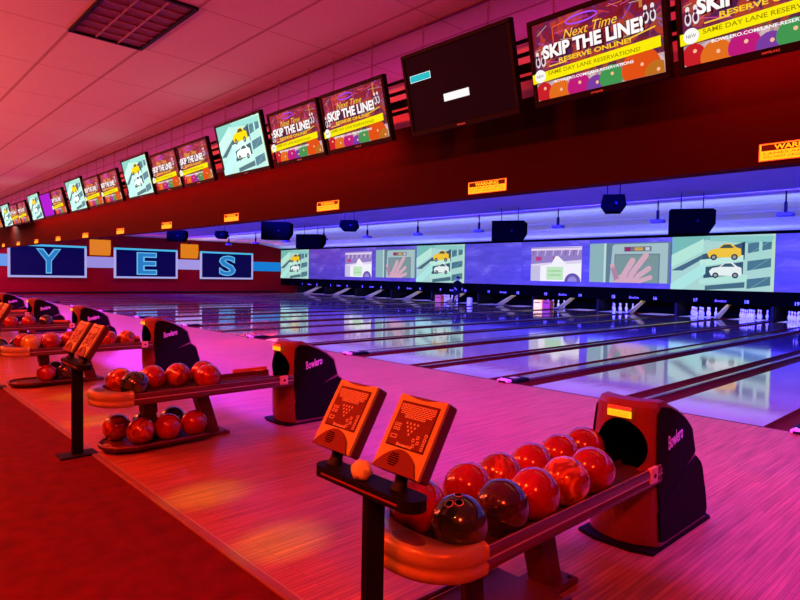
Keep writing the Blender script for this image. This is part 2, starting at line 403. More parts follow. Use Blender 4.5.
def pic_ramp(w, h, a=1):
    p = Pic(w, h, .0012 * a, .95 if a > 1 else 1.35)
    p.rect(0, 0, 1, 1, (172, 218, 208))
    p.poly([(0, .62), (.35, .93), (1, .8), (1, .95), (.3, 1), (0, 1)], (120, 190, 180))
    p.poly([(.32, .66), (.7, .86), (.72, .62), (.32, .55)], (60, 90, 100)); p.poly([(.7, .86), (.73, .88), (.73, .56), (.71, .56)], (30, 60, 70))
    p.poly([(0, .42), (.33, .72), (.33, .95), (0, .66)], (185, 235, 215)); p.poly([(.0, .36), (.33, .66), (.33, .58), (.12, .36)], (70, 105, 120))
    p.poly([(.3, .44), (.72, .54), (.72, .64), (.3, .56)], (195, 240, 222))
    p.poly([(.34, .22), (.72, .3), (.72, .52), (.34, .42)], (50, 85, 95)); p.poly([(.3, .1), (.76, .18), (.76, .3), (.3, .2)], (180, 232, 215))
    p.poly([(0, 0), (.12, 0), (.36, .3), (.36, .52), (.1, .22), (0, .1)], (175, 235, 225)); p.poly([(.36, 0), (.74, .06), (.74, .16), (.36, .08)], (70, 110, 115))
    for z in (.04, .36, .67): p.poly([(.76, z), (.97, z + .07), (.97, z + .22), (.76, z + .17)], (75, 120, 135)); p.line((.8, z + .02), (.95, z + .2), .006 * h, (130, 175, 175))
    p.rect(.975, 0, 1, 1, (190, 225, 190)); p.rect(.86, .56, .89, 1, (165, 220, 205)); p.poly([(.4, .9), (.97, .86), (1, .96), (.4, .99)], (140, 205, 195))
    car(p, .53, .6, 1.05, (245, 200, 10), (70, 80, 40)); car(p, .55, .27, 1.0, (235, 245, 240), (60, 90, 95))
    return p.mb
def pic_hand(w, h):
    p = Pic(w, h, .004, .85)
    p.rect(0, 0, 1, 1, (105, 135, 150)); p.rect(.0, .0, .19, 1, (150, 190, 190)); p.rect(.19, 0, .22, 1, (200, 235, 225))
    p.poly([(.27, 0), (.3, .93), (.33, .97), (.97, .97), (.97, 0)], (175, 205, 205)); p.rect(.33, 0, .88, .72, (120, 135, 150)); p.rect(.345, 0, .865, .69, (130, 160, 155))
    p.rect(.45, .78, .78, .9, (120, 120, 130)); p.rect(.46, .79, .53, .89, (160, 40, 90)); p.rect(.58, .8, .68, .88, (210, 170, 60)); p.rect(.71, .8, .76, .88, (200, 220, 220))
    s1, s2 = (225, 180, 195), (190, 140, 165)
    p.poly([(.33, 0), (.35, .12), (.45, .26), (.56, .22), (.64, .1), (.68, 0)], s1)
    for (x0, z0, x1, z1, r) in [(.37, .08, .31, .42, .032), (.46, .2, .56, .55, .036), (.54, .18, .72, .68, .034), (.6, .12, .76, .36, .03), (.64, .04, .78, .14, .026)]:
        p.k += 1; p.line((x0, z0), (x1, z1), r * w, s1 if x0 != .37 else s2); p.disc(x1, z1, r, s1, False, rz=r * w / h)
    p.line((.5, .14), (.53, .3), .006 * w, s2); p.line((.58, .12), (.64, .34), .006 * w, s2)
    return p.mb
def pic_scene(w, h):
    p = Pic(w, h, .004, .95)
    p.rect(0, 0, 1, 1, (225, 215, 240)); p.poly([(0, .5), (1, .62), (1, .97), (0, 1)], (150, 130, 195))
    for i in range(12): x = .04 + i * .08; p.line((x, .75), (x + .03, .95), .012 * w, (235, 225, 245) if i % 2 else (130, 90, 160))
    for x in (.1, .45): p.rect(x, .6, x + .12, .72, (190, 60, 120))
    p.rect(0, .9, 1, .96, (235, 215, 245)); p.rect(.0, .0, .2, .45, (200, 195, 225))
    p.poly([(.2, 0), (.2, .45), (.42, .5), (.5, .72), (.55, .74), (.72, .5), (1, .52), (1, .12), (.95, 0)], (248, 246, 252)); p.rect(.33, .04, .66, .42, (195, 235, 190))
    p.line((.36, .3), (.62, .3), .012 * w, (150, 200, 150)); p.line((.36, .18), (.62, .18), .012 * w, (150, 200, 150))
    p.poly([(.7, 0)] + ell(.84, .0, .15, .24, 14, PI, 0)[::-1][::-1] + [(.99, 0)], (105, 85, 170))
    p.poly([(.76, 0)] + ell(.84, .0, .09, .15, 14, PI, 0) + [(.92, 0)], (150, 140, 210))
    return p.mb

# ------------------------------------------------------------------ monitors
tvtypes = {}
TILT = math.radians(14)
def make_tv(kind):
    big = kind in ('dark', 'ramp'); W, H = (1.13, .665) if big else (.955, .575)
    t = empty('monitor', (0, 0, 0), 'x', 'monitor')
    cs = MB(); e = .032
    cs.box((-W / 2, 0, -H / 2), (W / 2, .035, H / 2), M['black'])
    for a, b_ in (((-W / 2, -H / 2), (W / 2, -H / 2 + e * 1.35)), ((-W / 2, H / 2 - e), (W / 2, H / 2)), ((-W / 2, -H / 2 + e), (-W / 2 + e, H / 2 - e)), ((W / 2 - e, -H / 2 + e), (W / 2, H / 2 - e))):
        cs.rbox((a[0], -.016, a[1]), (b_[0], .002, b_[1]), M['black'], .004, 1)
    cs.rbox((-W / 2 + .12, .035, -H / 2 + .1), (W / 2 - .12, .08, H / 2 - .08), M['black'], .01)
    cs.build('casing', t)
    w, h = W - 2 * e, H - 2.35 * e; dz = e * .175
    if kind == 'skip': pm = pic_skip(w, h)
    elif kind == 'ramp': pm = pic_ramp(w, h)
    elif kind == 'purple':
        p = Pic(w, h); p.rect(0, 0, 1, 1, (170, 20, 215)); p.rect(0, .0, 1, .03, (140, 15, 190)); pm = p.mb
    else:
        p = Pic(w, h); p.rect(0, 0, 1, 1, emit((12, 2, 8), 1)); p.rect(.035, .66, .255, .755, (230, 255, 255)); p.rect(.04, .667, .25, .748, (20, 190, 200)); p.rect(.36, .3, .61, .4, (255, 250, 250)); pm = p.mb
    s = pm.build('screen', t, (0, -.003, dz))
    br = MB().text('SAMSUNG', 0, -H / 2 + e * .62, .085, .012, M['whitep'], y=-.0168); br.build('maker_lettering', t)
    drop = ZC - (3.2 if not big else 3.285) + .012; n = 9 if not big else 7; pit = drop / n
    for sx in (-W * .3, W * .3):
        ch = MB(); Tc = Matrix.Translation((sx, .03, H / 2 - .012)) @ Matrix.Rotation(-TILT, 4, 'X')
        for i in range(n):
            z = pit * (i + .5)
            ch.tube([((.008 * math.cos(a) if i % 2 else 0), (0 if i % 2 else .008 * math.cos(a)), z + (pit * .5) * math.sin(a)) for a in [2 * PI * j / 8 for j in range(8)]], .003, M['chrome'], 5, closed=True, T=Tc)
        ch.build('chain', t)
    return t, W, H
def tv_label(kind, pos):
    d = {'skip': 'monitor showing the SKIP THE LINE advert', 'ramp': 'wide monitor showing a car park ramp', 'dark': 'wide dark monitor with one cyan and one white block', 'purple': 'monitor showing plain purple'}[kind]
    return d + pos
nms = ['nearest the right edge', 'second from the right edge', 'third from the right edge', 'fourth from the right edge', 'fifth from the right edge', 'sixth from the right edge', 'seventh from the right edge',
       'eighth from the right edge', 'ninth from the right edge', 'tenth from the right edge', 'eleventh from the right edge', 'twelfth from the right edge', 'thirteenth from the right edge']
cnt = {}
def place_tv(kind, x0, x1):
    zt = 3.2 if kind in ('skip', 'purple') else 3.285
    if kind not in tvtypes: t, W, H = make_tv(kind); tvtypes[kind] = (t, W, H)
    else: t0, W, H = tvtypes[kind]; t = copy_tree(t0)
    cx = (x0 + x1) / 2
    # top front edge at y=3.51
    t.location = (cx, 3.51 + math.sin(TILT) * H / 2, zt - math.cos(TILT) * H / 2)
    t.rotation_euler = (TILT, 0, 0)
    k = cnt[kind] = cnt.get(kind, 0) + 1
    t['label'] = tv_label(kind, '' if kind in ('dark', 'purple') else ', ' + nms[k - 1] + ' of its kind')
    t['group'] = 'monitors hanging along the bulkhead'
    return t
for k in range(7):
    s = -PP * k
    place_tv('skip', -1.50 + s, -.545 + s)
    place_tv('purple' if k == 4 else 'skip', -2.50 + s, -1.545 + s)
    place_tv('dark' if k == 0 else 'ramp', -3.775 + s, -2.645 + s)
# truss rails behind the monitors
t = empty('monitor_rail', (0, 3.74, 0), 'black horizontal rails running behind the row of monitors', 'rail')
for z, r in ((3.19, .013), (3.09, .014), (2.985, .03), (2.91, .014)):
    MB().box((-27, -r * .6, z - r), (XR - .2, r * .6, z + r), M['black']).build('rail', t)
for i in range(8):
    x = -.5 - PP * i + .02
    MB().box((x - .012, 0, 2.9), (x + .012, .459, 2.925), M['black']).build('bracket', t)
# amber lamps in the gaps
k = 0
for x in [-3.87 - PP * i for i in range(6)] + [-6.07 - PP * i for i in range(5)]:
    t = empty('amber_lamp', (x, 3.80, 2.86), 'small glowing amber lamp on the rail behind the monitors, ' + ORD[k] + ' one', 'lamp', 'amber lamps behind the monitors'); k += 1
    MB().sphere((0, 0, 0), .028, emit((255, 140, 20), 9), 12, 8).build('bulb', t)
    MB().cyl((0, 0, .03), (0, 0, .06), .02, M['black']).cyl((0, 0, .06), (0, -.05, .06), .008, M['black']).build('socket', t)

# warning signs on the bulkhead
for i in range(13):
    x = -1.01 - 2.36 * i
    t = empty('warning_sign', (x, 4.2, 2.235), 'yellow WARNING sign on the bulkhead edge, ' + (ORD[i] if i < 12 else 'farthest') + ' one', 'sign', 'yellow warning signs along the bulkhead')
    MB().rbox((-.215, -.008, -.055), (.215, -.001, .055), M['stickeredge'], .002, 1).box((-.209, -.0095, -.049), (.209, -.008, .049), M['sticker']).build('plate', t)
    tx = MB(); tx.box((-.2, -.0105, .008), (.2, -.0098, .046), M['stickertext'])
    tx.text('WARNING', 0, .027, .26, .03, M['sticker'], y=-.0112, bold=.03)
    tx.text('LANES ARE OILED', 0, -.008, .37, .014, M['stickertext'], y=-.0105); tx.text('DO NOT CROSS FOUL LINE', 0, -.03, .37, .014, M['stickertext'], y=-.0105)
    tx.build('lettering', t)

# ------------------------------------------------------------------ lanes
GW, BW = .235, 1.104
def lane_name(n): return 'lane number %d' % n
gut_prof = [(-.117, 0), (-.113, -.045), (-.09, -.08), (-.05, -.1), (0, -.107), (.05, -.1), (.09, -.08), (.113, -.045), (.117, 0)]
bed = MB().rbox((-BW / 2, YF, -.12), (BW / 2, YM - .35, 0), M['lane'], .004, 1).box((-BW / 2, YM - .35, -.12), (BW / 2, YE, 0), M['deck'])
bed.box((-BW / 2, YF - .001, .0002), (BW / 2, YF + .03, .0012), M['black'])
bed_me = bed.mesh('lane_bed')
g_me = MB().sheet(gut_prof, 'y', YF, YE, M['gutter']).box((-.117, YF, -.12), (.117, YF + .01, -.0), M['hood']).mesh('gutter')
LX = {}
for k in range(11):
    c = PC - PP * k
    LX[18 - 2 * (k - 2)] = c + .3635 + BW / 2; LX[17 - 2 * (k - 2)] = c - .3635 - BW / 2
for n in sorted(LX, reverse=True):
    x = LX[n]
    t = empty('bowling_lane', (x, 0, 0), 'glossy bowling lane leading to the pins under number %s' % WN(n), 'bowling lane', 'bowling lanes')
    o = bpy.data.objects.new('lane_bed', bed_me); COL.objects.link(o); o.parent = t
    for sx in (-1, 1):
        g = bpy.data.objects.new('gutter', g_me); COL.objects.link(g); g.parent = t; g.location.x = sx * (BW / 2 + GW / 2)
wide = MB().prism([(-.128, -.12), (.128, -.12), (.128, .012), (.1, .034), (-.1, .034), (-.128, .012)], 'y', YF + .35, 24.3, M['cap'])
wide_me = wide.mesh('wide_divider'); hcap_me = MB().rbox((-.12, YF + .03, -.1), (.12, YF + .35, .05), M['black'], .02).box((-.05, YF + .1, .05), (.05, YF + .22, .054), M['orange']).mesh('front_cover')
ramp_me = MB().prism([(24.3, -.1), (24.5, -.1), (25.95, .5), (25.75, .56), (24.3, .05)], 'x', -.035, .035, M['ramp']).mesh('end_ramp')
thin_me = MB().prism([(-.03, -.12), (.03, -.12), (.03, .0), (.02, .012), (-.02, .012), (-.03, .0)], 'y', YF + .03, YE, M['cap']).mesh('thin_divider')
for k in range(11):
    c = PC - PP * k
    a, b_ = 17 - 2 * (k - 2), 18 - 2 * (k - 2)
    t = empty('lane_divider', (c, 0, 0), 'wide glossy black divider between the lanes numbered %s and %s' % (WN(a), WN(b_)), 'lane divider', 'wide lane dividers')
    for nm, me in (('capping', wide_me), ('front_cover', hcap_me), ('end_ramp', ramp_me)):
        o = bpy.data.objects.new(nm, me); COL.objects.link(o); o.parent = t
    if k < 10:
        o = bpy.data.objects.new('lane_divider', thin_me); COL.objects.link(o); o.location.x = c - PP / 2
        tag(o, 'narrow dark strip between the lanes numbered %s and %s' % (WN(a - 1), WN(a)), 'lane divider', 'narrow lane dividers')
    if k < 8:
        t = empty('foul_detector', (c - .02, YF - .03, 0), 'small shiny foul detector before the divider of lanes %s and %s' % (WN(a), WN(b_)), 'foul detector', 'foul detectors along the foul line')
        MB().rbox((-.09, -.07, 0), (.09, .05, .05), pmat('clear_pink_plastic', (.8, .25, .3, 1), .12, coat=1) if k == 0 else det_m, .022, 3).build('housing', t) if k else None
        if k == 0:
            det_m = pmat('clear_pink_plastic', (.8, .3, .35, 1), .12, coat=1)
            MB().rbox((-.09, -.07, 0), (.09, .05, .05), det_m, .022, 3).build('housing', t)
        MB().rbox((-.06, -.075, .012), (.06, -.068, .036), M['black'], .004).build('sensor_window', t)
        q = MB()
        for sx in (-.045, 0, .045): q.sphere((sx, -.02, .05), .014, M['pale'], 10, 6)
        q.build('reflector', t)

# far end: masking, numbers, pins
for j, kind in enumerate(['ramp', 'purple', 'scene', 'hand', 'ramp', 'purple', 'scene', 'hand', 'ramp', 'purple', 'scene']):
    x0 = XW + .02 + 3.7 * j; cx = x0 + 1.85; W, H = 3.7, 2.115; cz = (1.08 + 3.2) / 2
    desc = {'ramp': 'projection of a car park ramp with a yellow car', 'purple': 'plain purple projection with faint streaks', 'scene': 'purple projection with a white vehicle picture', 'hand': 'projection of a hand touching a screen'}[kind]
    which = {0: 'at the far left corner', 1: 'at the far left', 2: 'farthest left', 3: 'left of the middle ramp picture', 4: 'in the middle of the wall', 5: 'in the middle of the wall', 6: 'right of the middle', 7: 'right of the middle', 8: 'at the right', 9: 'at the right edge', 10: 'beyond the right edge'}[j]
    t = empty('projection_screen', (cx, YM, cz), desc + ', ' + which, 'projection screen', 'projection screens above the pins')
    MB().box((-W / 2, .005, -H / 2), (W / 2, .05, H / 2), M['black']).build('backing', t)
    if 'PB' not in globals(): PB = noise_emit('purple_projection', [(.3, (62, 52, 158)), (.55, (84, 68, 182)), (.72, (120, 108, 205))], 1.1, .8, 4, (.6, 1, 2.5))
    if kind == 'ramp': im = pic_ramp(W, H, 3)
    else:
        im = MB(); im.flat([(-W / 2, -H / 2), (W / 2, -H / 2), (W / 2, H / 2), (-W / 2, H / 2)], PB, y=-.0)
    im.build('image', t)
    if kind == 'scene': s = pic_scene(2.74, 1.63).build('picture', t, (.12, -.004, -.03))
    if kind == 'hand': s = pic_hand(3.62, 1.72).build('picture', t, (.0, -.004, .02))
for k in range(11):
    c = PC - PP * k; a = 17 - 2 * (k - 2)
    t = empty('pinsetter_curtain', (c, YM, .55), 'black panel over the pins carrying lane numbers %s and %s' % (WN(a), WN(a + 1)), 'panel', 'black numbered panels over the pins')
    MB().rbox((-PP / 2 + .01, 0, 0), (PP / 2 - .01, .06, .525), M['blackmat'], .008, 1).build('panel', t)
    for n, dx in ((a, -.92), (a + 1, .92)):
        o = MB().text(str(n), dx, .13, None, .13, M['whitep'], y=-.004, bold=.02).build('lane_number', t)
    MB().text('Bowlero', 0, .13, .42, .1, M['logo'], y=-.004, shear=.3).build('maker_lettering', t)
    # dividing walls between machines
    o = MB().box((c - PP / 2 - .04, 24.95, -.12), (c - PP / 2 + .04, 26.75, .62), M['black']).build('kickback_wall'); tag(o, 'dark dividing wall left of the pins of lane %s' % WN(a), 'partition', 'partitions between the pin decks')
o = MB().box((XW, YE + .55, -.12), (XR, YE + .62, 1.2), M['blackmat']).build('trim_6'); struct(o, 'dark pit curtain behind the pins', 'trim')
pinprof = [(0, 0), (.026, 0), (.029, .02), (.044, .06), (.0575, .1), (.0605, .115), (.057, .15), (.045, .19), (.03, .235), (.0235, .26), (.024, .285), (.029, .315), (.0325, .345), (.029, .365), (.018, .377), (0, .381)]
pm = MB().lathe(pinprof, M['pin'], 12); pm.lathe([(.0262, .25), (.0255, .262), (.0262, .274)], M['pinred'], 12)
pin_me = pm.mesh('bowling_pin')
POSN = ['front pin', 'second row left pin', 'second row right pin', 'third row left pin', 'middle pin', 'third row right pin', 'back row left pin', 'back row inner left pin', 'back row inner right pin', 'back row right pin']
for n in (19, 18, 17, 15, 13, 9):
    k = 0
    for r in range(4):
        for q in range(r + 1):
            o = bpy.data.objects.new('bowling_pin', pin_me); COL.objects.link(o)
            o.location = (LX[n] + (q - r / 2) * .305, 24.96 + r * .264, 0)
            tag(o, 'white bowling pin, %s at the end of lane %s' % (POSN[k], WN(n)), 'bowling pin', 'bowling pins on lane %d' % n); k += 1
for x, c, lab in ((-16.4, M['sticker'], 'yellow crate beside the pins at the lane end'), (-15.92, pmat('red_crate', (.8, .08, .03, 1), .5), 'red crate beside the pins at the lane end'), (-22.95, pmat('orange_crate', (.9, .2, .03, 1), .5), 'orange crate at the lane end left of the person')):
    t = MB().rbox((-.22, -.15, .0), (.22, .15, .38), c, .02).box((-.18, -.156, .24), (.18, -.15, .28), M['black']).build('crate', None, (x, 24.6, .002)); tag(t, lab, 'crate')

struct(MB().box((XW, YM, .55), (PC - PP * 10.5, YM + .06, 1.075), M['blackmat']).build('trim_7'), 'black panel between the end wall and the first lane', 'trim')
# person bending at the lane end
def skin_body(joints, edges, mats_fn, name):
    me = bpy.data.meshes.new(name); me.from_pydata([j[0] for j in joints], edges, [])
    o = bpy.data.objects.new(name, me); COL.objects.link(o)
    o.modifiers.new('s', 'SKIN'); sb = o.modifiers.new('u', 'SUBSURF'); sb.levels = 2
    if not me.skin_vertices: me.attributes  # ensured by modifier below
    bpy.context.view_layer.objects.active = o
    if len(me.skin_vertices) == 0: bpy.ops.mesh.customdata_skin_add() if hasattr(bpy.ops.mesh, 'customdata_skin_add') else None
    for i, j in enumerate(joints): me.skin_vertices[0].data[i].radius = (j[1], j[1])
    me.skin_vertices[0].data[0].use_root = True
    bpy.context.view_layer.update()
    m2 = bpy.data.meshes.new_from_object(o.evaluated_get(bpy.context.evaluated_depsgraph_get()))
    bpy.data.objects.remove(o)
    return m2
J = [((0, 0, .86), .14), ((0, -.06, 1.05), .145), ((0, -.16, 1.25), .16), ((0, -.24, 1.38), .06), ((0, -.3, 1.5), .095), ((.0, -.34, 1.56), .08),
     ((.11, 0, .8), .1), ((.15, -.1, .45), .07), ((.16, .02, .1), .045), ((.16, -.13, .045), .045),
     ((-.11, 0, .8), .1), ((-.13, .0, .45), .07), ((-.14, .16, .1), .045), ((-.14, .03, .045), .045),
     ((.2, -.2, 1.27), .06), ((.27, -.3, 1.02), .045), ((.2, -.48, .85), .035), ((.18, -.55, .8), .035),
     ((-.2, -.2, 1.27), .06), ((-.28, -.3, 1.02), .045), ((-.18, -.5, .88), .035), ((-.16, -.57, .84), .035)]
Ed = [(0, 1), (1, 2), (2, 3), (3, 4), (4, 5), (0, 6), (6, 7), (7, 8), (8, 9), (0, 10), (10, 11), (11, 12), (12, 13), (2, 14), (14, 15), (15, 16), (16, 17), (2, 18), (18, 19), (19, 20), (20, 21)]
try:
    bme = skin_body(J, Ed, None, 'person')
    bme.materials.clear(); bme.materials.append(M['shirt']); bme.materials.append(M['jeans']); bme.materials.append(M['skin'])
    for p in bme.polygons:
        z, y = p.center.z, p.center.y
        p.use_smooth = True
        p.material_index = 2 if (z > 1.4 or (y < -.42 and z < 1.0)) else (1 if z < .88 else 0)
    t = bpy.data.objects.new('person', bme); COL.objects.link(t); t.location = (-21.1, 23.9, 0); t.rotation_euler.z = math.radians(60); t.scale = (.88,) * 3
    tag(t, 'person in dark clothes leaning over at the far end of the lanes', 'person')
    hr = MB().sphere((0, -.29, 1.56), .1, M['black'], 16, 10, sc_=(1, 1.05, 1)); hr.build('hair', t)
except Exception as ex:
    print('person failed', ex)
t = MB().lathe([(0, 0), (.14, 0), (.15, .04), (.13, .36), (.0, .38)], pmat('pale_bucket', (.8, .8, .75, 1), .4), 16).build('bucket', None, (-19.9, 23.6, .0)); tag(t, 'pale bucket on the lane beside the leaning person', 'bucket')

# ------------------------------------------------------------------ left wall: letter signs, glowing stripe, lamps
GL, GD = emit((190, 185, 255), .8), emit((40, 130, 205), .9)
for ch, y0, y1 in (('Y', 6.98, 11.07), ('E', 12.66, 16.71), ('S', 18.32, 22.38)):
    cy = (y0 + y1) / 2; w = y1 - y0; z0, z1 = .95, 2.87
    t = empty('letter_sign', (XW, cy, (z0 + z1) / 2), 'large navy sign with glowing blue letter %s in a pale frame' % ch, 'sign', 'letter signs on the end wall')
    T = Matrix.Rotation(PI / 2, 4, 'Z')  # local face -Y -> +X
    h = z1 - z0
    MB().box((-w / 2 + .1, -.1, -h / 2 + .1), (w / 2 - .1, -.005, h / 2 - .1), emit((4, 4, 70), 1.0), T=T).build('panel', t)
    f = MB(); e = .115
    for a, b_, m in (((-w / 2, -h / 2), (w / 2, -h / 2 + e), GL), ((-w / 2, h / 2 - e), (w / 2, h / 2), emit((80, 190, 245), .9)), ((-w / 2, -h / 2 + e), (-w / 2 + e, h / 2 - e), GL), ((w / 2 - e, -h / 2 + e), (w / 2, h / 2 - e), GL)):
        f.rbox((a[0], -.16, a[1]), (b_[0], -.004, b_[1]), m, .02, 1, T=T)
    f.build('frame', t)
    l = MB(); l.text(ch, 0, 0, 1.3, 1.45, emit((110, 190, 240), 1), T=T, y=-.12, bold=.045); l.build('letter_outline', t)
    l = MB(); l.text(ch, 0, 0, 1.16, 1.33, GD, T=T, y=-.13, bold=.012); l.build('letter', t)
for y0, y1, m, lab in ((1.5, 6.98, emit((110, 160, 240), .9), 'pale blue glowing band on the red wall left of the Y sign'), (11.07, 12.66, emit((165, 150, 235), .85), 'lavender glowing band between the Y and E signs'), (16.71, 18.32, emit((175, 160, 240), .85), 'lavender glowing band between the E and S signs'), (22.38, 24.8, emit((20, 130, 220), .9), 'bright blue glowing band right of the S sign')):
    o = MB().rbox((XW + .003, y0 + .01, 1.58), (XW + .06, y1 - .01, 2.26), m, .01, 1).build('light_band'); tag(o, lab, 'light band', 'glowing bands on the end wall')
for i, y in enumerate((11.85, 17.55, 5.9)):
    t = empty('wall_lamp', (XW, y, 2.85), 'amber glowing wall lamp above the band ' + ('between the Y and E signs', 'between the E and S signs', 'left of the Y sign')[i], 'wall lamp', 'amber lamps on the end wall')
    MB().prism([(0, -.5), (.16, -.42), (.24, .0), (.2, .46), (0, .46)], 'y', -.58, .58, emit((240, 135, 8), .85), T=None).build('lamp_shade', t)
    MB().box((0, -.1, .46), (.03, .1, .6), M['black']).build('bracket', t)

# ------------------------------------------------------------------ things hanging over the lanes
def hang_speaker(x, y, z0, z1, w, rz, ztop, label, hexa=False):
    t = empty('hanging_speaker', (x, y, (z0 + z1) / 2), label, 'speaker', 'speakers hanging over the lanes', rz)
    h = z1 - z0; b_ = MB()
    if hexa: poly = [(-w / 2, -h * .1), (-w * .3, -h / 2), (w * .3, -h / 2), (w / 2, -h * .1), (w * .42, h / 2), (-w * .42, h / 2)]
    else: poly = [(-w / 2, -h / 2), (w * .36, -h / 2), (w / 2, -h * .12), (w / 2, h * .42), (w * .44, h / 2), (-w / 2, h / 2)]
    b_.prism(poly, 'y', -.25, .25, M['blackmat']); b_.build('cabinet', t)
    g = MB().prism([(p * .88, q * .85) for p, q in poly], 'y', -.262, -.25, M['blackmat']); g.build('grille', t)
    MB().cyl((w * .1, -.262, 0), (w * .1, -.268, 0), .03, M['black'], 14).build('badge', t)
    for sx in (-.25, .25): MB().cyl((sx * w, 0, h / 2 - .02), (sx * w, 0, ztop - (z0 + z1) / 2), .012, M['black'], 6).build('rod', t)
    return t
hang_speaker(-5.96, 15.5, 2.60, 3.2, 1.0, .5, 3.62, 'large black speaker hanging above the lanes at the right')
hang_speaker(-11.5, 15.5, 2.58, 3.21, 1.05, .5, 3.62, 'large black speaker hanging in the middle above the lanes')
hang_speaker(-22.4, 15.5, 2.58, 3.2, 1.25, .6, 3.62, 'large black speaker hanging farther left, behind a smaller one')
hang_speaker(-17.1, 10.5, 2.53, 3.1, .95, .8, 3.62, 'tilted black speaker hanging near the end wall, beside the bulkhead edge')
hang_speaker(-25.0, 10.5, 2.7, 3.17, .75, .9, 3.62, 'black speaker hanging above the E sign, just under the bulkhead')
hang_speaker(-6.15, 11.85, 2.83, 3.18, .5, .5, 3.62, 'small faceted black speaker hanging at the right', True)
hang_speaker(-14.2, 11.2, 2.74, 3.05, .56, .8, 3.62, 'small faceted black speaker hanging near the middle', True)
hang_speaker(-22.0, 11.0, 2.75, 3.05, .45, .9, 3.62, 'small faceted black speaker hanging at the left', True)
for i in range(10):
    x = -4.14 - 3.07 * i; dx = (0, .05, .02, -.05)[i % 4]
    t = empty('projector', (x + dx, 16.3, 2.99), 'small projector on a ceiling pole over the lanes, %s the right' % (('first', 'second', 'third', 'fourth', 'fifth', 'sixth', 'seventh', 'eighth', 'ninth', 'tenth')[i] + ' from'), 'projector', 'projectors over the lanes')
    MB().rbox((-.17, -.13, 0), (.17, .13, .09), M['blue'], .02).build('body', t)
    MB().cyl((0, .13, .045), (0, .17, .045), .035, M['black'], 12).build('lens', t)
    MB().box((-.03, -.03, .08), (.03, .03, .34), M['black']).cyl((0, 0, .3), (0, 0, .605), .018, M['black'], 8).build('pole', t)

